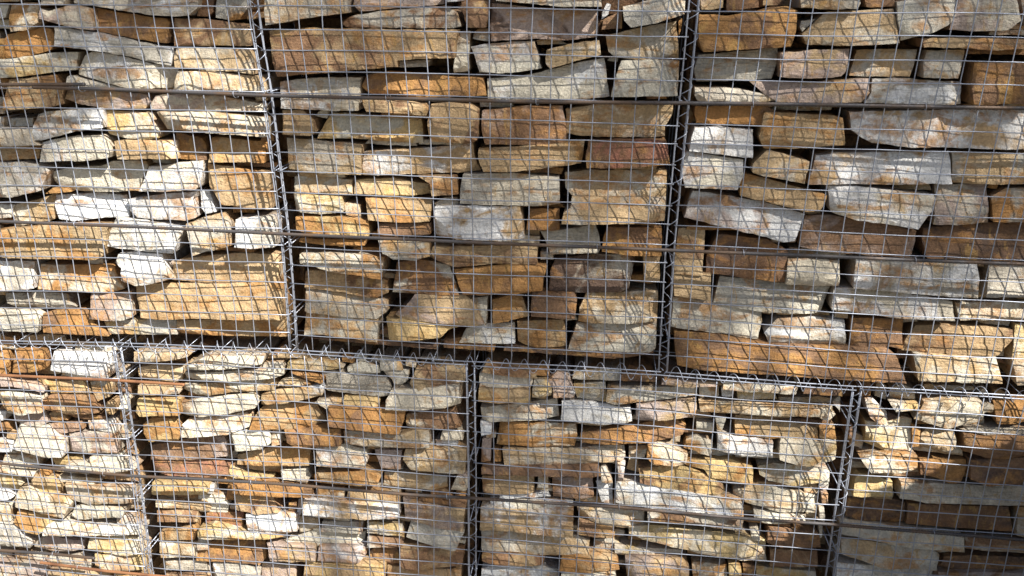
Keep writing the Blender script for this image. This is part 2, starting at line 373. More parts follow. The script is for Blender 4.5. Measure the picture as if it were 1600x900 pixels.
L2 co 57 66,801 280,809 285,777 279,741 175,733 58,732 60,765
L2 pb 56 14,741 42,743 42,681 14,675
L2 o 59 49,712 68,713 72,677 51,675
L2 tg 54 75,721 283,737 411,751 415,727 393,697 213,679 81,673
L2 ob 51 293,785 387,807 490,835 552,843 582,826 576,799 494,773 389,761 298,762
L2 gt 45 380,937 499,944 596,951 604,926 502,907 383,888 359,894 360,931
L2 ct 68 607,944 662,951 662,918 610,914
L2 wg 55 663,950 698,952 697,927 668,925
L2 gy 55 703,949 801,951 811,927 710,916
L2 gt 66 818,927 922,934 956,929 958,915 823,910
L2 pt 33 441,893 518,905 601,915 602,870 522,857 444,843
L2 ct 37 607,909 720,917 917,919 957,918 959,901 921,892 790,885 613,880
L2 c 66 609,839 657,835 659,812 612,809
L2 g 47 656,865 686,863 676,825 663,828
L2 to 59 711,862 790,861 929,845 933,816 803,809 714,812
L2 bd 62 797,862 964,866 966,848 933,846
L2 gw 43 668,809 756,807 816,804 818,758 737,756 669,762
L2 cy 37 832,813 898,814 980,820 984,766 907,744 832,755
L2 g 65 369,742 418,745 424,713 413,701 371,701
L2 c 68 430,744 485,752 477,715 433,704
L2 oc 31 481,766 500,775 591,750 590,719 497,716 479,734
L2 co 57 586,782 611,796 657,784 657,741 615,750 580,759
L2 yo 48 551,720 706,732 773,713 775,666 747,667 656,677 640,699 590,709
L2 by 45 461,690 552,705 604,700 695,663 705,628 611,624 468,646
L2 pw 53 401,697 424,698 420,637 407,636
L2 wg 31 400,635 449,644 574,633 750,614 758,566 649,569 543,569 403,577
L2 w 60 343,625 392,624 395,562 360,567
L2 gt 58 291,534 401,540 488,538 485,474 404,484 300,502
L2 gb 28 494,556 615,558 759,554 759,518 603,530 496,529
L2 yc 34 444,491 512,505 605,505 763,502 836,474 843,415 807,416 611,437 497,453 445,470
L2 yc 59 787,711 830,722 956,717 961,678 888,663 818,674 793,689
L2 tc 57 729,633 771,656 866,648 961,627 961,578 864,574 731,609
L2 cg 52 790,578 828,573 933,565 937,541 833,532 792,554
L2 c 46 786,509 808,520 815,483 792,485
L2 bd 55 836,520 976,511 989,466 878,456 838,470
L2 bt 65 855,435 988,439 995,392 857,383
L2 gy 66 822,368 890,370 998,372 1003,332 828,314
L2 gy 63 408,417 501,411 604,408 606,388 503,387 410,387
L2 pt 27 439,389 606,400 626,372 626,326 451,308
L2 oc 60 634,377 736,369 745,311 648,301
L2 y 50 740,377 775,376 784,323 748,319
L2 b 61 783,372 817,371 819,317 790,314
L2 yg 69 348,420 407,430 422,419 423,392 353,386
L2 tb 54 14,618 166,631 170,581 66,568 18,573
L2 bd 31 18,664 105,675 349,690 358,659 178,653 18,649
L2 g 52 178,633 206,639 210,603 178,602
L2 bp 63 218,621 334,630 340,577 289,564 223,567
L2 g 49 354,680 368,684 392,636 360,638
L2 cw 50 37,545 67,552 282,557 283,535 67,518 45,525
L2 w 55 67,564 208,579 218,566 67,552
L2 tw 32 13,525 39,533 106,524 283,539 286,460 182,457 107,461 13,455
L2 tg 51 10,430 181,436 294,442 335,433 333,393 182,374 14,368
L2 bt 46 297,495 404,487 405,453 346,452 298,457
L2 bt 29 15,364 108,377 213,388 200,342 70,340 17,347
L2 wg 41 15,308 68,325 203,327 245,317 246,276 15,252
L2 to 28 253,383 315,394 415,390 425,352 336,337 250,334
L2 oc 27 254,324 411,344 420,305 255,288
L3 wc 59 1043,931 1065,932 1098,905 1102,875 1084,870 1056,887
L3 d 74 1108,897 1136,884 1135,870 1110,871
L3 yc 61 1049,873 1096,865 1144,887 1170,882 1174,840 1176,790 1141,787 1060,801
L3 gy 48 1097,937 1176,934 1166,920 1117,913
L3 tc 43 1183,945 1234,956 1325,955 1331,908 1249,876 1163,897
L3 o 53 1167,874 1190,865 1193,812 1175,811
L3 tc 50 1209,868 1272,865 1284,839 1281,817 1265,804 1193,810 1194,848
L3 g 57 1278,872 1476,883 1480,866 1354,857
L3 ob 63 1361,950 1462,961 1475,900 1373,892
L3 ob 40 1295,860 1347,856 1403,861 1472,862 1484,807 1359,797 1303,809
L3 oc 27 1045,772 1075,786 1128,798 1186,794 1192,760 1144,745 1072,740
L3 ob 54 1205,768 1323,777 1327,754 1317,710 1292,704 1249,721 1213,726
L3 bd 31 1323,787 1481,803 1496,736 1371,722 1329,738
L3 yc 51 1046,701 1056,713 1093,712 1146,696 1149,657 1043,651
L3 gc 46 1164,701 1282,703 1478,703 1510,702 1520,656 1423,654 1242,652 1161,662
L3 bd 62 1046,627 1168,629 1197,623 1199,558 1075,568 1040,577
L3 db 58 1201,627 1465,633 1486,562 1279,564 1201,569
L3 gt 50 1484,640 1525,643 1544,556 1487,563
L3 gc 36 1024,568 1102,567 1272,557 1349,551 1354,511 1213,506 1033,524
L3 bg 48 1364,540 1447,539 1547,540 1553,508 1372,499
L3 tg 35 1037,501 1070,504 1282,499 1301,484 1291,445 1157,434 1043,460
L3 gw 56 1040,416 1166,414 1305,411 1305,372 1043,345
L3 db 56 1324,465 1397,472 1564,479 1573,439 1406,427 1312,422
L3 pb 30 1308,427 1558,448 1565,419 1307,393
L2 to 51 929,862 968,861 980,821 935,821
L3 b 54 979,852 1018,859 1020,822 986,819
L2 cw 63 952,717 1013,710 1020,655 961,650
L2 tp 49 965,645 1011,645 1012,618 969,614
L2 g 63 969,590 1009,590 1001,552 974,554
L2 g 61 976,536 997,530 998,497 981,495
L2 wc 47 923,903 941,908 965,895 949,875 925,881
L2 gw 62 956,924 1011,943 1015,918 1002,898 976,904
"""
GAPS = [   # openings in the crown, as they fall on the wall (metres)
    [(-0.84, 1.78), (-0.69, 1.82), (-0.50, 1.81), (-0.48, 1.69), (-0.49, 1.28), (-0.50, 1.01), (-0.32, 0.99), (-0.26, 0.84), (-0.27, 0.67), (-0.20, 0.50), (-0.21, 0.15), (-2.35, -0.08), (-1.87, 1.40), (-1.17, 1.45), (-1.06, 1.55), (-0.97, 1.65)],
    [(-0.27, 1.76), (-0.07, 1.76), (-0.07, 1.70), (-0.25, 1.69)],
    [(-0.28, 1.64), (-0.11, 1.64), (-0.12, 1.59), (-0.27, 1.60)],
    [(-0.48, 1.53), (-0.27, 1.57), (-0.08, 1.57), (-0.08, 1.47), (-0.12, 1.38), (-0.23, 1.33), (-0.21, 1.22), (-0.31, 1.21), (-0.50, 1.22)],
    [(0.38, 0.94), (0.74, 0.98), (1.01, 0.96), (1.06, 0.63), (0.89, 0.49), (0.85, 0.35), (0.36, 0.30), (0.35, 0.48), (0.47, 0.56), (0.39, 0.68)],
    [(0.73, 1.26), (0.90, 1.27), (0.99, 1.09), (1.34, 1.33), (1.48, 1.32), (1.56, 1.00), (1.33, 0.94), (1.36, 0.76), (1.17, 0.65), (1.06, 0.64), (1.02, 0.92), (0.78, 0.94), (0.54, 1.04), (0.77, 1.08)],
    [(-0.48, 1.86), (-0.37, 1.85), (-0.42, 1.74), (-0.49, 1.74)],
    [(-1.18, 1.89), (-1.08, 1.89), (-1.10, 1.78), (-1.21, 1.77)],
]

# ---------------------------------------------------------------- materials
def new_mat(name):
    m = bpy.data.materials.new(name)
    m.use_nodes = True
    nt = m.node_tree
    nt.nodes.clear()
    out = nt.nodes.new('ShaderNodeOutputMaterial')
    b = nt.nodes.new('ShaderNodeBsdfPrincipled')
    nt.links.new(b.outputs[0], out.inputs[0])
    return m, nt, b

def nd(nt, t, **kw):
    n = nt.nodes.new(t)
    for k, v in kw.items():
        setattr(n, k, v)
    return n

def mixc(nt, fac, a, b, mode='MIX'):
    n = nt.nodes.new('ShaderNodeMix')
    n.data_type = 'RGBA'
    n.blend_type = mode
    n.clamp_result = False
    for sock, v in ((n.inputs[0], fac), (n.inputs[6], a), (n.inputs[7], b)):
        if hasattr(v, 'is_output'):
            nt.links.new(v, sock)
        elif isinstance(v, (int, float)):
            sock.default_value = v
        else:
            sock.default_value = (*v, 1)
    return n.outputs[2]

def ramp(nt, src, a, b, lo=0.0, hi=1.0):
    n = nt.nodes.new('ShaderNodeMapRange')
    n.clamp = True
    n.interpolation_type = 'SMOOTHSTEP'
    nt.links.new(src, n.inputs[0])
    n.inputs[1].default_value = a
    n.inputs[2].default_value = b
    n.inputs[3].default_value = lo
    n.inputs[4].default_value = hi
    return n.outputs[0]

def math_n(nt, op, a, b):
    n = nt.nodes.new('ShaderNodeMath')
    n.operation = op
    for s, v in ((n.inputs[0], a), (n.inputs[1], b)):
        if hasattr(v, 'is_output'):
            nt.links.new(v, s)
        else:
            s.default_value = v
    return n.outputs[0]

def stone_material():
    m, nt, b = new_mat('split_stone')
    L = nt.links.new
    tone = nd(nt, 'ShaderNodeAttribute', attribute_name='tone').outputs['Color']
    patch = nd(nt, 'ShaderNodeAttribute', attribute_name='patch').outputs['Color']
    inf = nd(nt, 'ShaderNodeAttribute', attribute_name='info')          # r = seed, g = joint face, b = patch amount
    sep = nd(nt, 'ShaderNodeSeparateColor')
    L(inf.outputs['Color'], sep.inputs[0])
    seed, side, amount = sep.outputs
    geo = nd(nt, 'ShaderNodeNewGeometry').outputs['Position']
    comb = nd(nt, 'ShaderNodeCombineXYZ')
    s17 = math_n(nt, 'MULTIPLY', seed, 37.0)
    for i in range(3):
        L(s17, comb.inputs[i])
    vm = nd(nt, 'ShaderNodeVectorMath', operation='ADD')
    L(geo, vm.inputs[0]); L(comb.outputs[0], vm.inputs[1])
    pos = vm.outputs[0]
    def tex(scale, detail, rough=0.6, dist=0.0, stretch=None):
        p = pos
        if stretch:
            v = nd(nt, 'ShaderNodeVectorMath', operation='MULTIPLY')
            L(pos, v.inputs[0]); v.inputs[1].default_value = stretch
            p = v.outputs[0]
        n = nd(nt, 'ShaderNodeTexNoise')
        L(p, n.inputs['Vector'])
        n.inputs['Scale'].default_value = scale
        n.inputs['Detail'].default_value = detail
        n.inputs['Roughness'].default_value = rough
        n.inputs['Distortion'].default_value = dist
        return n.outputs[0]
    n_big = tex(7.5, 9, 0.6, 1.3)
    n_str = tex(6, 8, 0.58, 1.0, (1, 1, 2.6))
    n_mid = tex(34, 6, 0.65)
    n_fine = tex(160, 5, 0.7)
    n_spot = tex(75, 3, 0.6)
    n_bed = tex(1, 5, 0.7, 0.4, (14, 14, 190))
    n_soft = tex(16, 3, 0.5, 0.3)
    blot = math_n(nt, 'ADD', math_n(nt, 'MULTIPLY', n_big, 0.6), math_n(nt, 'MULTIPLY', n_str, 0.4))
    th = math_n(nt, 'SUBTRACT', 0.72, math_n(nt, 'MULTIPLY', amount, 0.44))
    fac = ramp(nt, math_n(nt, 'SUBTRACT', blot, th), -0.04, 0.055)
    c = mixc(nt, fac, tone, patch)
    # iron staining in veins, and paler scuffed grain
    rust = ramp(nt, n_str, 0.52, 0.60, 0.0, 0.8)
    c = mixc(nt, math_n(nt, 'MULTIPLY', rust, ramp(nt, n_mid, 0.35, 0.6)), c, (0.38, 0.195, 0.07))
    n_run = tex(1, 7, 0.68, 0.9, (34, 34, 9))
    c = mixc(nt, math_n(nt, 'MULTIPLY', ramp(nt, n_run, 0.54, 0.63, 0.0, 0.6), ramp(nt, n_big, 0.42, 0.56)), c, (0.47, 0.285, 0.095))
    ochre = ramp(nt, n_mid, 0.52, 0.68, 0.0, 0.22)
    c = mixc(nt, math_n(nt, 'MULTIPLY', ochre, ramp(nt, n_big, 0.4, 0.6)), c, (0.46, 0.30, 0.125))
    val = math_n(nt, 'MULTIPLY', ramp(nt, n_soft, 0.3, 0.7, 0.88, 1.1), ramp(nt, n_mid, 0.25, 0.75, 0.9, 1.1))
    # thin bedding lines, stronger in some stones than in others
    bedamt = ramp(nt, seed, 0.25, 0.9, 0.04, 0.34)
    bedv = math_n(nt, 'SUBTRACT', 1.06, math_n(nt, 'MULTIPLY', ramp(nt, n_bed, 0.48, 0.66), bedamt))
    val = math_n(nt, 'MULTIPLY', val, bedv)
    fin = ramp(nt, n_fine, 0.3, 0.7, 0.78, 1.17)
    vv = math_n(nt, 'MULTIPLY', val, fin)
    hs = nd(nt, 'ShaderNodeHueSaturation')
    L(c, hs.inputs['Color']); L(vv, hs.inputs['Value'])
    c = hs.outputs[0]
    spots = ramp(nt, n_spot, 0.68, 0.76, 0.0, 0.4)
    c = mixc(nt, spots, c, (0.07, 0.06, 0.05))
    # bedding faces of the slabs carry brown iron skin
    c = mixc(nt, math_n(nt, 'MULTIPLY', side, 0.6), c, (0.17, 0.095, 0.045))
    L(c, b.inputs['Base Color'])
    b.inputs['Roughness'].default_value = 0.88
    b.inputs['Specular IOR Level'].default_value = 0.25
    h = math_n(nt, 'ADD', math_n(nt, 'ADD', math_n(nt, 'MULTIPLY', n_mid, 0.55), math_n(nt, 'MULTIPLY', n_bed, math_n(nt, 'MULTIPLY', bedamt, 0.9))),
               math_n(nt, 'ADD', math_n(nt, 'MULTIPLY', n_fine, 0.28), math_n(nt, 'MULTIPLY', n_str, 0.7)))
    bp = nd(nt, 'ShaderNodeBump')
    bp.inputs['Strength'].default_value = 0.9
    bp.inputs['Distance'].default_value = 0.014
    L(h, bp.inputs['Height'])
    L(bp.outputs[0], b.inputs['Normal'])
    return m

def metal_material(name, base, rust, rust_lo, rust_hi, rough=0.5, metallic=0.6):
    m, nt, b = new_mat(name)
    geo = nd(nt, 'ShaderNodeNewGeometry').outputs['Position']
    n = nd(nt, 'ShaderNodeTexNoise')
    nt.links.new(geo, n.inputs['Vector'])
    n.inputs['Scale'].default_value = 14
    n.inputs['Detail'].default_value = 6
    n2 = nd(nt, 'ShaderNodeTexNoise')
    nt.links.new(geo, n2.inputs['Vector'])
    n2.inputs['Scale'].default_value = 180
    n2.inputs['Detail'].default_value = 3
    c = mixc(nt, ramp(nt, n.outputs[0], rust_lo, rust_hi), base, rust)
    c = mixc(nt, ramp(nt, n2.outputs[0], 0.3, 0.7, 0.0, 0.35), c, tuple(x * 0.55 for x in base))
    nt.links.new(c, b.inputs['Base Color'])
    b.inputs['Metallic'].default_value = metallic
    nt.links.new(ramp(nt, n2.outputs[0], 0.3, 0.7, rough - 0.1, rough + 0.15), b.inputs['Roughness'])
    return m

M_STONE = stone_material()
M_WIRE = metal_material('galvanised_wire', (0.38, 0.415, 0.49), (0.28, 0.24, 0.21), 0.58, 0.75, 0.42, 0.45)
M_BAR = metal_material('dull_steel_bar', (0.085, 0.08, 0.082), (0.13, 0.085, 0.055), 0.42, 0.62, 0.6, 0.35)
M_RUST = metal_material('rusty_steel_bar', (0.27, 0.125, 0.055), (0.16, 0.07, 0.035), 0.45, 0.62, 0.8, 0.1)

def plain_material(name, a, b2, scale, rough=0.95):
    m, nt, b = new_mat(name)
    geo = nd(nt, 'ShaderNodeNewGeometry').outputs['Position']
    n = nd(nt, 'ShaderNodeTexNoise')
    nt.links.new(geo, n.inputs['Vector'])
    n.inputs['Scale'].default_value = scale
    n.inputs['Detail'].default_value = 8
    nt.links.new(mixc(nt, ramp(nt, n.outputs[0], 0.35, 0.65), a, b2), b.inputs['Base Color'])
    b.inputs['Roughness'].default_value = rough
    bp = nd(nt, 'ShaderNodeBump')
    bp.inputs['Distance'].default_value = 0.02
    nt.links.new(n.outputs[0], bp.inputs['Height'])
    nt.links.new(bp.outputs[0], b.inputs['Normal'])
    return m

M_GROUND = plain_material('gravelly_soil', (0.10, 0.082, 0.058), (0.17, 0.14, 0.10), 9)
M_EARTH = plain_material('packed_earth', (0.10, 0.075, 0.05), (0.16, 0.12, 0.08), 14)
M_BARK = plain_material('bark', (0.09, 0.065, 0.045), (0.16, 0.125, 0.09), 30)
M_LEAF = plain_material('leaf', (0.045, 0.085, 0.025), (0.075, 0.12, 0.035), 5, 0.6)

# ---------------------------------------------------------------- helpers
def obj(name, verts, faces, mat, parent=None, smooth=True):
    me = bpy.data.meshes.new(name)
    me.from_pydata(verts, [], faces)
    me.materials.append(mat)
    if smooth:
        me.polygons.foreach_set('use_smooth', [True] * len(me.polygons))
    me.update()
    o = bpy.data.objects.new(name, me)
    col.objects.link(o)
    if parent:
        o.parent = parent
    return o

def tube(V, F, pts, radius, sides=5, caps=True):
    """append a tube along pts; radius is a number or one per point"""
    n = len(pts)
    pts = [Vector(p) for p in pts]
    base = len(V)
    prev = None
    for i, p in enumerate(pts):
        t = (pts[min(i + 1, n - 1)] - pts[max(i - 1, 0)]).normalized()
        if prev is None:
            a = Vector((0, -1, 0)) if abs(t.y) < 0.8 else Vector((1, 0, 0))
        else:
            a = prev
        x = (a - t * a.dot(t)).normalized()
        y = t.cross(x)
        prev = x
        r = radius if isinstance(radius, (int, float)) else radius[i]
        for k in range(sides):
            an = 2 * math.pi * k / sides
            V.append(tuple(p + x * (r * math.cos(an)) + y * (r * math.sin(an))))
    for i in range(n - 1):
        for k in range(sides):
            a = base + i * sides + k
            b = base + i * sides + (k + 1) % sides
            F.append((a, b, b + sides, a + sides))
    if caps:
        F.append(tuple(base + k for k in reversed(range(sides))))
        F.append(tuple(base + (n - 1) * sides + k for k in range(sides)))

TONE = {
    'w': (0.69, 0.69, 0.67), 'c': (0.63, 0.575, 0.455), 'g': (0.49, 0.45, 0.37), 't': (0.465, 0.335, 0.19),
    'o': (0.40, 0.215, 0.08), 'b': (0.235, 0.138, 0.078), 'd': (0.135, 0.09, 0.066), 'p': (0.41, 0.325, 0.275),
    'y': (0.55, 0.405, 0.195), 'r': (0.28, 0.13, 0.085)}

def colour_pair(code, rng):
    def jit(c):
        k = rng.uniform(0.88, 1.1)
        w = rng.uniform(-0.03, 0.03)
        return (c[0] * k * (1 + w), c[1] * k, c[2] * k * (1 - w))
    a = TONE[code[0]]
    if len(code) > 1:
        b = TONE[code[1]]
        amt = rng.uniform(0.42, 0.6)
    else:
        b = TONE[{'w': 'c', 'c': 't', 'g': 't', 't': 'o', 'o': 'b', 'b': 'o', 'd': 'b', 'p': 't', 'y': 'o', 'r': 'b'}[code[0]]]
        amt = rng.uniform(0.25, 0.4)
    return jit(a), jit(b), amt

def stone_shape(poly, d, rng, step=0.0095, thick=0.20):
    """split slab: chipped outline, facetted broken face, flat joint faces running back into the basket"""
    n0 = len(poly)
    area = sum(poly[i][0] * poly[(i + 1) % n0][1] - poly[(i + 1) % n0][0] * poly[i][1] for i in range(n0))
    if area < 0:
        poly = poly[::-1]
    cu = sum(p[0] for p in poly) / n0
    cv = sum(p[1] for p in poly) / n0
    sd = rng.uniform(0, 90)
    # outline, sampled and chipped
    ol = []
    for i in range(n0):
        ax, ay = poly[i]
        bx, by = poly[(i + 1) % n0]
        ln = math.hypot(bx - ax, by - ay)
        k = max(1, int(round(ln / (step * 1.15))))
        for j in range(k):
            f = j / k
            x, y = ax + (bx - ax) * f, ay + (by - ay) * f
            nx, ny = (by - ay) / (ln + 1e-9), -(bx - ax) / (ln + 1e-9)
            am = 0.0018 * noise.noise((x * 32, y * 32, sd)) + 0.0013 * noise.noise((x * 150, y * 150, sd))
            if j == 0:
                am -= rng.uniform(-0.001, 0.0015)                      # knocked-off corners
                nx, ny = (x - cu), (y - cv)
                q = math.hypot(nx, ny) + 1e-9
                nx, ny = nx / q, ny / q
            ol.append((x + nx * am, y + ny * am))
    u0, u1 = min(p[0] for p in ol), max(p[0] for p in ol)
    v0, v1 = min(p[1] for p in ol), max(p[1] for p in ol)
    W, H = u1 - u0, v1 - v0
    def edge_d(x, y):
        best = 1e9
        for i in range(len(ol)):
            ax, ay = ol[i]; bx, by = ol[(i + 1) % len(ol)]
            dx, dy = bx - ax, by - ay
            t = max(0, min(1, ((x - ax) * dx + (y - ay) * dy) / (dx * dx + dy * dy + 1e-12)))
            best = min(best, (x - ax - dx * t) ** 2 + (y - ay - dy * t) ** 2)
        return math.sqrt(best)
    def inside(x, y):
        c = False
        for i in range(len(ol)):
            ax, ay = ol[i]; bx, by = ol[i - 1]
            if (ay > y) != (by > y) and x < (bx - ax) * (y - ay) / (by - ay) + ax:
                c = not c
        return c
    pts = [Vector(p) for p in ol]
    eds = [0.0] * len(ol)
    ny_ = max(1, int(H / step)); nx_ = max(1, int(W / step))
    for a in range(nx_):
        for b in range(ny_):
            x = u0 + W * (a + 0.5 + rng.uniform(-.3, .3)) / nx_
            y = v0 + H * (b + 0.5 + rng.uniform(-.3, .3)) / ny_
            if inside(x, y):
                e = edge_d(x, y)
                if e > step * 0.45:
                    pts.append(Vector((x, y))); eds.append(e)
    ne = len(ol)
    res = delaunay_2d_cdt(pts, [(i, (i + 1) % ne) for i in range(ne)], [], 1, 1e-7)
    rv, rf, orig = res[0], res[2], res[3]
    # broken face = the outermost of a few planes
    tv = rng.uniform(0.10, 0.42)
    tu = rng.uniform(-0.07, 0.07)
    planes = [(0.0, tu, tv)]
    for _ in range(rng.choice((0, 1, 1, 2, 3)) if W * H > 0.006 else rng.choice((0, 0, 1))):
        an = rng.uniform(0, 6.283)
        sl = rng.uniform(0.25, 0.9)
        off = rng.uniform(0.6, 1.0)
        px, py = math.cos(an), math.sin(an)
        ext = abs(px) * W / 2 + abs(py) * H / 2
        planes.append((-sl * off * ext, sl * px, sl * py))
    rough = rng.uniform(0.0014, 0.0036)
    strata = rng.uniform(0.0, 0.0022)
    def depth(x, y, e):
        du, dv = x - cu, y - cv
        z = max(p[0] + p[1] * du + p[2] * dv for p in planes)
        z = min(z, 0.045)
        z += rough * noise.noise((x * 22, y * 34, sd)) + rough * 0.55 * noise.noise((x * 60, y * 85, sd + 3))
        z += strata * noise.noise((x * 9, y * 130, sd + 7))
        if e <= 0:
            z += 0.0024
        return max(d + z, 0.009)
    V, src = [], []
    for i, p in enumerate(rv):
        k = orig[i][0] if orig[i] else 0
        e = eds[k] if k < len(eds) else 0
        V.append((p.x, depth(p.x, p.y, e), p.y))
    F = []
    for f in rf:
        if len(f) == 3:
            a, b, c = (rv[k] for k in f)
            if (b.x - a.x) * (c.y - a.y) - (b.y - a.y) * (c.x - a.x) < 0:
                f = f[::-1]
            F.append(tuple(f))                                        # faces towards -y
    # map of outline vertices
    ring = {}
    for i in range(len(rv)):
        for k in orig[i]:
            if k < ne:
                ring[k] = i
    ring = [ring[k] for k in range(ne) if k in ring]
    nfront = len(V)
    side = [0.0] * nfront
    # joint faces (own vertices so that the rim stays sharp)
    offs = [(0.0, 0.0), (0.03, 0.001), (thick, 0.005)]
    rows = []
    for dep, ins in offs:
        row = []
        for r in ring:
            x, y, z = V[r]
            vx, vz = cu - x, cv - z
            q = math.hypot(vx, vz) + 1e-9
            row.append(len(V))
            nn = 0.0 if dep == 0 else 0.002 * noise.noise((x * 50, z * 50, dep * 30 + sd))
            s = min(ins, q * 0.4) + nn
            V.append((x + vx / q * s, y if dep == 0 else (d + 0.012 + dep if dep < 0.1 else d + dep), z + vz / q * s))
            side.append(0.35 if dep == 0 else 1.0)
        rows.append(row)
    m = len(ring)
    for a in range(2):
        for k in range(m):
            k2 = (k + 1) % m
            F.append((rows[a][k], rows[a + 1][k], rows[a + 1][k2], rows[a][k2]))
    F.append(tuple(rows[2]))
    return V, F, side

def paint(me, tones, patches, infos):
    for nm, data in (('tone', tones), ('patch', patches), ('info', infos)):
        at = me.attributes.new(nm, 'FLOAT_COLOR', 'POINT')
        flat = []
        for c in data:
            flat += [c[0], c[1], c[2], 1.0]
        at.data.foreach_set('color', flat)

def grow(poly, a):
    n = len(poly)
    if sum(poly[i][0] * poly[(i + 1) % n][1] - poly[(i + 1) % n][0] * poly[i][1] for i in range(n)) < 0:
        poly = poly[::-1]
    out = []
    for i in range(n):
        p, q, r = Vector(poly[i - 1]), Vector(poly[i]), Vector(poly[(i + 1) % n])
        e1, e2 = (q - p).normalized(), (r - q).normalized()
        n1, n2 = Vector((e1.y, -e1.x)), Vector((e2.y, -e2.x))
        m = n1 + n2
        m = m / max(0.35, 1 + n1.dot(n2))
        out.append((q.x + m.x * a, q.y + m.y * a))
    return out

def add_stone(poly, d, code, parent, rng, step=0.0095):
    V, F, side = stone_shape(grow(poly, -0.0002), d, rng, step)
    a, b, amt = colour_pair(code, rng)
    s = rng.random()
    o = obj('stone', V, F, M_STONE, parent)
    o.data.set_sharp_from_angle(angle=math.radians(17))
    paint(o.data, [a] * len(V), [b] * len(V), [(s, x, amt) for x in side])
    return o

# ---------------------------------------------------------------- setting: ground and retained earth
gv, gf = [], []
N = 40
for j in range(N + 1):
    for i in range(N + 1):
        x = (i / N * 2 - 1); y = (j / N * 2 - 1)
        x = 120 * x * abs(x) ** 1.5; y = 120 * y * abs(y) ** 1.5
        gv.append((x, y, 0.03 * noise.noise((x * 0.7, y * 0.7, 0)) * min(1, abs(y + 0.0) / 2) - 0.004))
for j in range(N):
    for i in range(N):
        a = j * (N + 1) + i
        gf.append((a, a + 1, a + N + 2, a + N + 1))
g = obj('ground', gv, gf, M_GROUND)
g['kind'] = 'structure'

def box(name, x0, x1, y0, y1, z0, z1, mat):
    v = [(x, y, z) for z in (z0, z1) for y in (y0, y1) for x in (x0, x1)]
    f = [(0, 2, 3, 1), (4, 5, 7, 6), (0, 1, 5, 4), (2, 6, 7, 3), (0, 4, 6, 2), (1, 3, 7, 5)]
    return obj(name, v, f, mat, smooth=False)
e = box('terrain', -3.2, 3.2, 0.36, 6.0, -0.3, 1.97, M_EARTH)
e['kind'] = 'structure'

# ---------------------------------------------------------------- gabion baskets
UP = [[(-1.5, 1.0), (-1.5, 2.0)],
      [(-0.494, 1.0), (-0.488, 1.34), (-0.496, 1.539), (-0.502, 1.727), (-0.514, 1.845), (-0.516, 2.0)],
      [(0.501, 1.0), (0.494, 1.33), (0.497, 1.569), (0.502, 1.788), (0.505, 2.0)],
      [(1.5, 1.0), (1.5, 2.0)], [(2.5, 1.0), (2.5, 2.0)], [(-2.5, 1.0), (-2.5, 2.0)]]
LO = [[(-2.03, 0.0), (-2.02, 1.0)],
      [(-1.04, 0.0), (-1.034, 0.233), (-1.02, 0.606), (-1.01, 1.0)],
      [(-0.008, 0.0), (-0.007, 0.335), (-0.004, 0.666), (-0.006, 1.0)],
      [(1.012, 0.0), (1.005, 0.458), (0.997, 0.727), (0.992, 1.0)],
      [(2.0, 0.0), (2.0, 1.0)]]

def ev(curve, z):
    for (a, za), (b, zb) in zip(curve, curve[1:]):
        if z <= zb:
            return a + (b - a) * (z - za) / (zb - za)
    return curve[-1][0]

def row_z(x):                                       # the slightly wavy bed joint between the two courses
    P = [(-2.1, 0.992), (-1.356, 0.995), (-0.913, 1.009), (-0.494, 1.018), (-0.005, 1.011), (0.503, 1.011), (0.99, 1.002), (2.1, 1.004)]
    return ev(P, x) if False else next((ya + (yb - ya) * (x - xa) / (xb - xa) for (xa, ya), (xb, yb) in zip(P, P[1:]) if x <= xb), 1.004)

def panel_y(u, v, sd):
    return -0.005 - 0.009 * noise.noise((u * 2.2, v * 2.2, sd)) - 0.0022 * noise.noise((u * 9, v * 9, sd + 5))

LABELS = {
    'U0': 'upper left wire gabion, sunlit pale and tan slabs, two long white stones in its middle',
    'U1': 'middle wire gabion of the upper course, its left part flecked with sun on orange slabs',
    'U2': 'upper right wire gabion, mostly shaded, with the long rust-brown slab along its bottom',
    'L0': 'bottom left wire gabion, all in sun, one white stone under its top edge',
    'L1': 'lower course gabion packed with thin sunlit slabs, second from the left',
    'L2': 'lower course gabion, left half in shade and right half sunlit, third from the left',
    'L3': 'bottom right wire gabion lying mostly in deep shadow',
    'U3': 'wire gabion of the upper course butting against the right side of the upper right one',
    'U4': 'wire gabion of the upper course butting against the left side of the upper left one'}
roots = {}
def gap(z):
    return 0.012

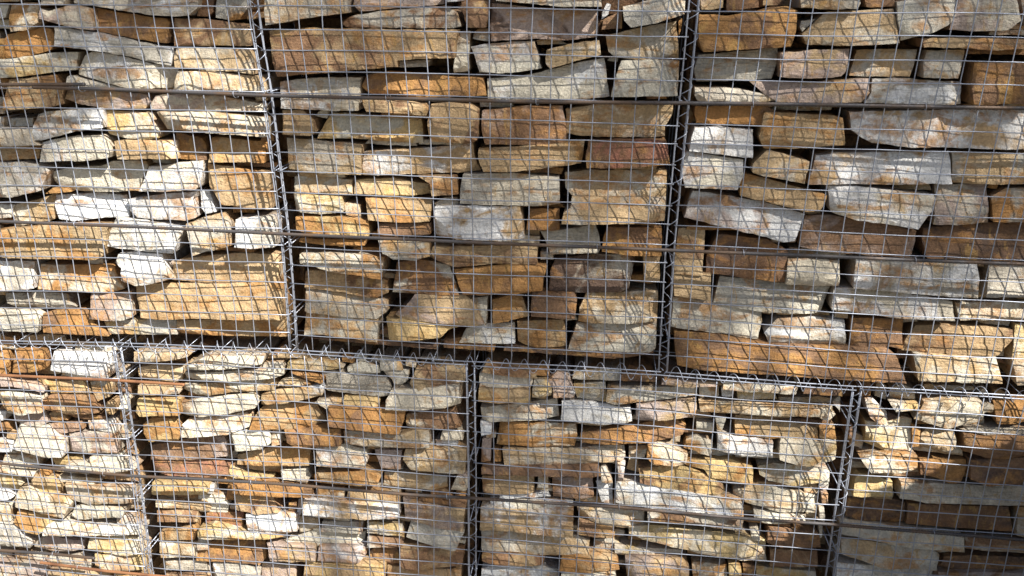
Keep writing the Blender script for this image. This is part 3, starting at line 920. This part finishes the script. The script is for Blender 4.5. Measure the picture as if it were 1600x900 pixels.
def build_basket(key, left, right, upper, idx):
    z0, z1 = (1.0, 2.0) if upper else (0.0, 1.0)
    root = bpy.data.objects.new('gabion', None)
    col.objects.link(root)
    root.location = (0, 0, 0)
    root['label'] = LABELS[key]
    root['category'] = 'gabion'
    root['group'] = 'gabions stacked in the retaining wall'
    root.empty_display_size = 0.2
    roots[key] = root
    sd = idx * 13.7
    rng = random.Random(idx + 40)
    gl = lambda z: ev(left, z) + 0.011
    gr = lambda z: ev(right, z) - 0.011
    def zmap(u, k):                                   # k = 0..20 rows from bottom
        if upper:
            zb, zt = row_z(u) + 0.005, 2.0
        else:
            zb, zt = 0.004, row_z(u) - 0.005
        return zb + (zt - zb) * k / 20
    jit = [rng.uniform(-0.0036, 0.0036) for _ in range(21)]
    jth = [rng.uniform(-0.0032, 0.0032) for _ in range(21)]
    tl = [rng.uniform(-0.005, 0.005) for _ in range(21)]
    def P(i, k):
        f = i / 20
        zc = z0 + (z1 - z0) * k / 20
        a, b = gl(zc), gr(zc)
        u = a + (b - a) * f + (jit[int(round(i))] + tl[int(round(i))] * (k / 10 - 1) if 0 < i < 20 else 0)
        u += 0.0012 * noise.noise((u * 14, zc * 14, sd)) + (0.005 * noise.noise((u * 3, zc * 3, sd + 21)) if 0 < i < 20 else 0)
        z = zmap(u, k) + (jth[int(round(k))] if 0 < k < 20 else 0) + 0.0014 * noise.noise((u * 14, zc * 14, sd + 50)) + (0.004 * noise.noise((u * 3, zc * 3, sd + 61)) if 0 < k < 20 else 0)
        return u, z
    V, F = [], []
    for i in range(21):
        r = 0.0018 if i in (0, 20) else 0.00135
        pl = []
        for k in range(21):
            u, z = P(i, k)
            pl.append((u, panel_y(u, z, sd) + 0.0033, z))
        tube(V, F, pl, r)
    for k in range(21):
        r = 0.0018 if k in (0, 20) else 0.00135
        pl = []
        for i in range(21):
            u, z = P(i, k)
            pl.append((u, panel_y(u, z, sd), z))
        pl[0] = (pl[0][0] - 0.006, pl[0][1], pl[0][2]); pl[-1] = (pl[-1][0] + 0.006, pl[-1][1], pl[-1][2])
        tube(V, F, pl, r)
    obj('front_panel', V, F, M_WIRE, root)
    # side panels and lid / floor panels run back into the wall
    for fn, s in ((gl, -1), (gr, 1)):
        V, F = [], []
        for k in range(2, 21, 4):
            zc = z0 + (z1 - z0) * k / 20
            u = fn(zc) + s * 0.004
            z = zmap(u, k)
            tube(V, F, [(u, 0.004, z), (u + rng.uniform(-.003, .003), 0.34, z)], 0.0016, 4)
        for q in (0, 5):
            pl = []
            for k in range(0, 21, 2):
                zc = z0 + (z1 - z0) * k / 20
                u = fn(zc) + s * (0.001 if q == 0 else 0.007)
                pl.append((u, 0.006 + q * 0.05, zmap(u, k)))
            tube(V, F, pl, 0.0019 if q == 0 else 0.0016, 4)
        obj('side_panel', V, F, M_WIRE, root)
    for kk in (20,):
        V, F = [], []
        for i in range(0, 21, 2):
            u, z = P(i, kk)
            zo = 0.0015 if kk == 0 else -0.0015
            tube(V, F, [(u, -0.003, z + zo), (u, 0.34, z + zo + rng.uniform(-.004, .004))], 0.001, 4)
        for q in (3, 6):
            pl = []
            for i in range(0, 21, 2):
                u, z = P(i, kk)
                pl.append((u, 0.004 + q * 0.05, z + (0.003 if kk == 0 else -0.003)))
            tube(V, F, pl, 0.0018, 4)
        obj('base_panel' if kk == 0 else 'lid_panel', V, F, M_WIRE, root)
    # spiral lacing on the right-hand joint and along the bed joint
    def helix(path, rad, pitch, name, wr=0.0013, ph=0.0, squash=1.0):
        V, F = [], []
        pl = []
        L = sum((Vector(b) - Vector(a)).length for a, b in zip(path, path[1:]))
        n = int(L / pitch * 12)
        for s in range(n + 1):
            t = s / n
            q = t * (len(path) - 1)
            i = min(int(q), len(path) - 2)
            c = Vector(path[i]).lerp(Vector(path[i + 1]), q - i)
            tdir = (Vector(path[i + 1]) - Vector(path[i])).normalized()
            x = Vector((0, -1, 0)); y = tdir.cross(x).normalized()
            an = 2 * math.pi * s / 12 + ph + 1.8 * noise.noise((c.x * 6, c.z * 6, ph + sd))
            rr = rad * (1 + 0.5 * noise.noise((c.x * 11, c.z * 11, ph + 4 + sd)))
            pl.append(c + x * (rr * 0.8 * math.cos(an)) + y * (rr * squash * math.sin(an)))
        tube(V, F, pl, wr, 5)
        return obj(name, V, F, M_WIRE, root)
    jr = [(ev(right, z0 + (z1 - z0) * k / 10), 0.002, z0 + (z1 - z0) * k / 10 + (0.012 if upper and k == 0 else 0) - (0.012 if not upper and k == 10 else 0)) for k in range(11)]
    if key not in ('U3', 'L3'):
        helix(jr, 0.0125, 0.052, 'lacing_spiral', wr=0.0009, ph=1.0)
    if upper:
        ul, ur = ev(left, 1.0), ev(right, 1.0)
        path = [(ul + (ur - ul) * k / 12, -0.002, row_z(ul + (ur - ul) * k / 12)) for k in range(13)]
        helix(path, 0.0165, 0.050, 'lacing_spiral', wr=0.001, ph=0.4, squash=1.1)
    return root

BASKETS = [('U0', UP[0], UP[1], True), ('U1', UP[1], UP[2], True), ('U2', UP[2], UP[3], True),
           ('L0', LO[0], LO[1], False), ('L1', LO[1], LO[2], False), ('L2', LO[2], LO[3], False), ('L3', LO[3], LO[4], False),
           ('U3', UP[3], UP[4], True), ('U4', UP[5], UP[0], True)]
for i, (k, l, r, u) in enumerate(BASKETS):
    build_basket(k, l, r, u, i)
EDGE = {k: (l, r, u) for k, l, r, u in BASKETS}

# stones that show in the photograph
boxes = {k: [] for k in EDGE}
outs = {k: [] for k in EDGE}
for n, line in enumerate(STONES.strip().split('\n')):
    a = line.split()
    key, code, d = a[0], a[1], int(a[2]) / 1000
    l, r, upper = EDGE[key]
    poly = []
    for p in a[3:]:
        u, v = (int(t) / 1000 for t in p.split(','))
        v = max(v, row_z(u) + 0.012) if upper else min(v, row_z(u) - 0.010)
        v = min(v, 1.985) if upper else max(v, 0.012)
        u = max(ev(l, v) + 0.016, min(ev(r, v) - 0.016, u))
        if not poly or math.hypot(u - poly[-1][0], v - poly[-1][1]) > 0.003:
            poly.append((u, v))
    if math.hypot(poly[0][0] - poly[-1][0], poly[0][1] - poly[-1][1]) < 0.003:
        poly.pop()
    rng = random.Random(1000 + n)
    add_stone(poly, d, code, roots[key], rng)
    outs[key].append(poly)
    boxes[key].append((min(p[0] for p in poly), max(p[0] for p in poly), min(p[1] for p in poly), max(p[1] for p in poly)))

# slivers and chips wedged into the wider gaps
def pin(x, y, P):
    c = False
    for i in range(len(P)):
        ax, ay = P[i]; bx, by = P[i - 1]
        if (ay > y) != (by > y) and x < (bx - ax) * (y - ay) / (by - ay) + ax:
            c = not c
    return c
CELL = 0.006
for key, (l, r, upper) in EDGE.items():
    ua, ub = max(ev(l, .5), -1.5) + .02, min(ev(r, .5), 1.45) - .02
    va, vb = (1.03, 1.92) if upper else (0.34, 0.98)
    nx, ny = int((ub - ua) / CELL), int((vb - va) / CELL)
    free = [[True] * nx for _ in range(ny)]
    for poly, b in zip(outs[key], boxes[key]):
        for j in range(max(0, int((b[2] - va) / CELL)), min(ny, int((b[3] - va) / CELL) + 1)):
            for i in range(max(0, int((b[0] - ua) / CELL)), min(nx, int((b[1] - ua) / CELL) + 1)):
                if free[j][i] and pin(ua + (i + .5) * CELL, va + (j + .5) * CELL, poly):
                    free[j][i] = False
    rng = random.Random(sum(map(ord, key)) * 11)
    for j in range(ny):
        i = 0
        while i < nx:
            if not free[j][i]:
                i += 1
                continue
            k = i
            while k < nx and free[j][k] and k - i < 24:
                k += 1
            h = 1
            while j + h < ny and h < 9 and sum(free[j + h][i:k]) > 0.85 * (k - i):
                h += 1
            if (k - i) * CELL >= 0.034 and h >= 2 and rng.random() < (0.65 if not upper else 0.3):
                y0, y1 = va + j * CELL - 0.002, va + (j + h) * CELL
                x0, x1 = max(ua + i * CELL, ev(l, y0) + 0.028), min(ua + k * CELL, ev(r, y0) - 0.028)
                if x1 - x0 < 0.03:
                    i = k
                    continue
                q = (y1 - y0) * 0.3
                poly = [(x0 + rng.uniform(0, .008), y0 + rng.uniform(0, q)), (x1 - rng.uniform(0, .008), y0 + rng.uniform(0, q)),
                        (x1 - rng.uniform(0, .014), y1 - rng.uniform(0, q)), (x0 + (x1 - x0) * rng.uniform(.3, .7), y1), (x0 + rng.uniform(0, .014), y1 - rng.uniform(0, q))]
                add_stone(poly, rng.uniform(0.065, 0.10), rng.choice(['tb', 'gt', 'ct', 'bo', 'tg', 'ob', 'cg']), roots[key], rng)
                for jj in range(j, j + h):
                    for ii in range(i, k):
                        free[jj][ii] = False
            i = k

# the rest of each basket, beyond the edges of the photograph, is filled the same way
CODES = ['ct', 'tg', 'to', 'cw', 'ob', 'tb', 'gc', 'bd', 'tp', 'wg', 'ty', 'gw', 'bt', 'tc']
for key, (l, r, upper) in EDGE.items():
    rng = random.Random(len(key) + sum(map(ord, key)) * 7)
    z = 1.03 if upper else 0.014
    zt = 1.985 if upper else 0.985
    while z < zt - 0.03:
        h = min(rng.uniform(0.05, 0.09), zt - z)
        u = ev(l, z) + 0.018
        ue = ev(r, z) - 0.018
        while u < ue - 0.05:
            w = rng.uniform(0.09, 0.22)
            if ue - u - w < 0.06:
                w = ue - u
            x0, x1, y0, y1 = u + 0.003, u + w - 0.003, z + 0.002, z + h - 0.004
            u += w
            if any(x0 < b[1] - 0.004 and x1 > b[0] + 0.004 and y0 < b[3] - 0.004 and y1 > b[2] + 0.004 for b in boxes[key]):
                continue
            q = 0.008
            poly = [(x0 + rng.uniform(0, q), y0 + rng.uniform(0, q)), (x0 + (x1 - x0) * rng.uniform(.3, .7), y0 + rng.uniform(0, q * .7)), (x1 - rng.uniform(0, q), y0 + rng.uniform(0, q)),
                    (x1 - rng.uniform(0, q * 1.5), y1 - rng.uniform(0, q)), (x0 + (x1 - x0) * rng.uniform(.3, .7), y1 - rng.uniform(0, q * .7)), (x0 + rng.uniform(0, q * 1.5), y1 - rng.uniform(0, q))]
            add_stone(poly, rng.uniform(0.022, 0.05), rng.choice(CODES), roots[key], rng, 0.013)
        z += h

# stones deeper in, seen only through the gaps
for key, (l, r, upper) in EDGE.items():
    rng = random.Random(sum(map(ord, key)) * 3)
    V, F, T, Pc, I = [], [], [], [], []
    for dep in (0.165, 0.25):
        z = 1.03 if upper else 0.014
        zt = 1.985 if upper else 0.985
        while z < zt - 0.02:
            h = min(rng.uniform(0.045, 0.08), zt - z)
            u = ev(l, z) + 0.018 - (0 if dep < 0.15 else 0.0)
            ue = ev(r, z) - 0.018
            while u < ue - 0.03:
                w = rng.uniform(0.07, 0.17)
                if ue - u - w < 0.05:
                    w = ue - u
                x0, x1, y0, y1 = u + 0.0005, u + w - 0.0005, z, z + h - 0.001
                u += w
                dd = dep + rng.uniform(0, 0.045)
                b = len(V)
                tl = rng.uniform(-0.02, 0.02); tb = rng.uniform(-0.02, 0.02)
                m = 0.008
                V += [(x0, dd + .02, y0), (x1, dd + .02, y0), (x1, dd + .02, y1), (x0, dd + .02, y1),
                      (x0 + m, dd + tl, y0 + m), (x1 - m, dd - tl, y0 + m), (x1 - m, dd - tl + tb, y1 - m), (x0 + m, dd + tl + tb, y1 - m),
                      (x0, dd + .09, y0), (x1, dd + .09, y0), (x1, dd + .09, y1), (x0, dd + .09, y1)]
                F += [(b + 4, b + 5, b + 6, b + 7)]
                for q in range(4):
                    q2 = (q + 1) % 4
                    F += [(b + q, b + q2, b + 4 + q2, b + 4 + q), (b + 8 + q, b + 8 + q2, b + q2, b + q)]
                F += [(b + 11, b + 10, b + 9, b + 8)]
                ca, cb, amt = colour_pair(rng.choice(['bd', 'db', 'bd', 'tb', 'bt', 'db']), rng)  # earth-stained browns, picked extra dark so the gaps read as deep shade
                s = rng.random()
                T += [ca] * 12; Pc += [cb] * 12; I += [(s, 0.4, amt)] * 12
            z += h
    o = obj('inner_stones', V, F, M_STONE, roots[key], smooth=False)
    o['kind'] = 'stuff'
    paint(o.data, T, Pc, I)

# ---------------------------------------------------------------- reinforcing bars laid across the front
def bar(pts, label, mat, y=-0.0155, r=0.0049):
    V, F = [], []
    fine = []
    for (xa, za), (xb, zb) in zip(pts, pts[1:]):
        n = max(1, int((xb - xa) / 0.004))
        for i in range(n):
            f = i / n
            fine.append((xa + (xb - xa) * f, za + (zb - za) * f))
    fine.append(pts[-1])
    P, R = [], []
    for i, (x, z) in enumerate(fine):
        P.append((x, y + 0.0012 * noise.noise((x * 3, z, 2)), z + 0.002 * noise.noise((x * 2.5, z * 9, 7))))
        R.append(r if i % 2 else r * 0.84)
    tube(V, F, P, R, 8)
    root = obj('reinforcing_bar', V, F, mat)
    root['label'] = label
    root['category'] = 'steel bar'
    root['group'] = 'steel bars tied across the gabions'
    x = pts[0][0] + 0.13
    rng = random.Random(int(pts[0][1] * 1000))
    while x < pts[-1][0] - 0.05:
        i = min(range(len(fine)), key=lambda k: abs(fine[k][0] - x))
        c = Vector(P[i])
        loop = []
        for s in range(13):
            an = 2 * math.pi * s / 12
            loop.append(c + Vector((0.004 * math.cos(an * 0.5), 0.0045 + 0.0115 * math.sin(an), 0.0085 * math.cos(an))))
        tV, tF = [], []
        tube(tV, tF, loop, 0.0008, 4)
        obj('tie_wire', tV, tF, M_WIRE, root)
        x += rng.uniform(0.35, 0.6)
    return root

bar([(-1.62, 1.711), (-1.264, 1.711), (-0.962, 1.716)], 'short dark bar ending over the upper left gabion, lapped above the topmost long bar', M_BAR)
bar([(-1.1, 1.707), (-0.872, 1.705), (-0.51, 1.700), (0.101, 1.698), (0.486, 1.703), (0.687, 1.705), (1.29, 1.708), (1.7, 1.709)], 'topmost long ribbed steel bar crossing the upper gabions', M_BAR, y=-0.0165)
bar([(-1.7, 1.355), (-0.948, 1.355), (-0.563, 1.353), (-0.291, 1.350), (0.007, 1.349), (0.499, 1.350), (1.025, 1.350), (1.7, 1.352)], 'long ribbed steel bar crossing the upper gabions at mid height', M_BAR)
bar([(-2.0, 0.888), (-1.46, 0.892), (-1.123, 0.899), (-1.007, 0.900), (-0.816, 0.900)], 'rusty orange-brown bar just below the bed joint at the left', M_RUST)
bar([(-2.0, 0.597), (-1.531, 0.595), (-1.287, 0.590), (-1.027, 0.586), (-0.799, 0.592), (-0.488, 0.595), (-0.185, 0.592), (0.001, 0.595), (0.397, 0.600), (0.747, 0.594), (0.967, 0.596), (1.541, 0.589), (2.0, 0.588)], 'long steel bar crossing all the lower course gabions', M_BAR)
bar([(-2.0, 0.268), (-1.608, 0.270), (-1.355, 0.274), (-1.197, 0.272)], 'short steel bar low on the bottom left gabion', M_BAR)
bar([(-1.386, 0.237), (-1.166, 0.227), (-0.826, 0.224), (-0.2, 0.222)], 'lowest steel bar, running right from the bottom left gabion', M_RUST)

# ---------------------------------------------------------------- the tree beside the wall whose crown dapples it with shade
def in_poly(x, y, P):
    c = False
    for i in range(len(P)):
        ax, ay = P[i]; bx, by = P[i - 1]
        if (ay > y) != (by > y) and x < (bx - ax) * (y - ay) / (by - ay) + ax:
            c = not c
    return c
tree = bpy.data.objects.new('tree', None)
col.objects.link(tree)
tree['label'] = 'leafy tree standing in front of the wall to the right, shading it'
tree['category'] = 'tree'
base = Vector((5.6, -4.6, 0))
tree.location = base
rng = random.Random(77)
V, F = [], []
top = Vector((0.0, 0.35, 5.4))
tp = [Vector((0, 0, -0.05)), Vector((0.03, 0.02, 0.8)), Vector((-0.03, 0.08, 2.2)), Vector((0.02, 0.2, 4.0)), top]
tube(V, F, tp, [0.17, 0.13, 0.115, 0.10, 0.085], 10)
limb_ends = []
for k in range(11):
    an = k * 2.4
    a = tp[3].lerp(top, rng.random())
    wall_pt = Vector((rng.uniform(-0.4, 1.7), 0, rng.uniform(1.2, 2.1)))
    e_ = wall_pt + SUN * rng.uniform(7.6, 9.2) - base
    mid = a.lerp(e_, 0.5) + Vector((rng.uniform(-.2, .2), rng.uniform(-.2, .2), 0.25))
    tube(V, F, [a, a.lerp(mid, 0.6) + Vector((0, 0, .05)), mid, e_], [0.05, 0.038, 0.026, 0.008], 6)
    limb_ends.append(e_)
obj('trunk', V, F, M_BARK, tree)
V, F = [], []
count = 0
while count < 7300:
    u = rng.uniform(-1.9, 2.4); v = rng.uniform(0.1, 2.35)
    lit = any(in_poly(u + rng.gauss(0, 0.012), v + rng.gauss(0, 0.012), P) for P in GAPS)
    if lit and rng.random() > 0.012:
        count += 0.35
        continue
    c = Vector((u, 0.03, v)) + SUN * (8.1 + 0.75 * noise.noise((u * 2, v * 2, 3)) + rng.gauss(0, 0.38)) - base
    s = rng.uniform(0.024, 0.034)
    ax = Vector((rng.gauss(0, 1), rng.gauss(0, 1), rng.gauss(0, 1) - 0.6)).normalized()
    nn = Vector((rng.gauss(0, .6), rng.gauss(0, .6), 1))
    ay = nn.cross(ax).normalized()
    az = ax.cross(ay)
    b = len(V)
    V += [tuple(c - ax * s), tuple(c + ay * s * 0.55 + az * s * 0.12), tuple(c + ax * s * 1.1), tuple(c - ay * s * 0.55 + az * s * 0.12)]
    F += [(b, b + 1, b + 2), (b, b + 2, b + 3)]
    count += 1
cr_ = obj('crown', V, F, M_LEAF, tree)

# ---------------------------------------------------------------- unseen shrub, added to throw the deep shadow at bottom right
shade_shrub = bpy.data.objects.new('shade_shrub', None)
col.objects.link(shade_shrub)
shade_shrub['label'] = 'tall dark leafy bush added out of view at the right to throw the deep shadow onto the bottom right gabion'
shade_shrub['category'] = 'shade_shrub'
sb = Vector((2.6, -0.85, 0))
shade_shrub.location = sb
rng = random.Random(9)
V, F = [], []
for k in range(9):
    an = k * 0.7
    a = Vector((0.08 * math.cos(an), 0.08 * math.sin(an), -0.03))
    e_ = Vector((0.55 * math.cos(an) * rng.uniform(.5, 1), 0.3 * math.sin(an), rng.uniform(1.0, 1.7)))
    m_ = a.lerp(e_, 0.5) + Vector((0, 0, 0.15))
    tube(V, F, [a, m_, e_], [0.018, 0.012, 0.004], 6)
obj('stem', V, F, M_BARK, shade_shrub)
V, F = [], []
n = 0
while n < 26000:
    u = rng.uniform(0.45, 2.6); v = rng.uniform(-1.4, 1.0)
    edge = 0.595 + 0.6 * (u - 1.0) + 0.07 * noise.noise((u * 7, 0, 0)) + 0.05 * noise.noise((u * 19, 0, 4))  # foliage is shaped so its shadow stays below this line on the wall
    if u < 1.0:
        edge = 0.595 + 1.1 * (u - 1.0) + 0.06 * noise.noise((u * 9, 0, 0))
    edge = min(edge, 0.90)
    if v > edge - abs(rng.gauss(0, 0.03)):
        n += 0.1
        continue
    c = Vector((u, 0.03, v)) + SUN * (rng.uniform(1.75, 2.6) if rng.random() < 0.4 else rng.uniform(0.7, 3.4))
    if c.z < 0.1 or c.z > 2.3 or c.x < 1.72 or c.x > 3.4 or c.y > -0.12:
        n += 0.1
        continue
    c -= sb
    s = rng.uniform(0.03, 0.05)
    ax = Vector((rng.gauss(0, 1), rng.gauss(0, 1), rng.gauss(0, 1))).normalized()
    ay = Vector((rng.gauss(0, .7), rng.gauss(0, .7), 1)).cross(ax).normalized()
    b = len(V)
    V += [tuple(c - ax * s), tuple(c + ay * s * 0.5), tuple(c + ax * s), tuple(c - ay * s * 0.5)]
    F += [(b, b + 1, b + 2), (b, b + 2, b + 3)]
    n += 1
obj('foliage', V, F, M_LEAF, shade_shrub)
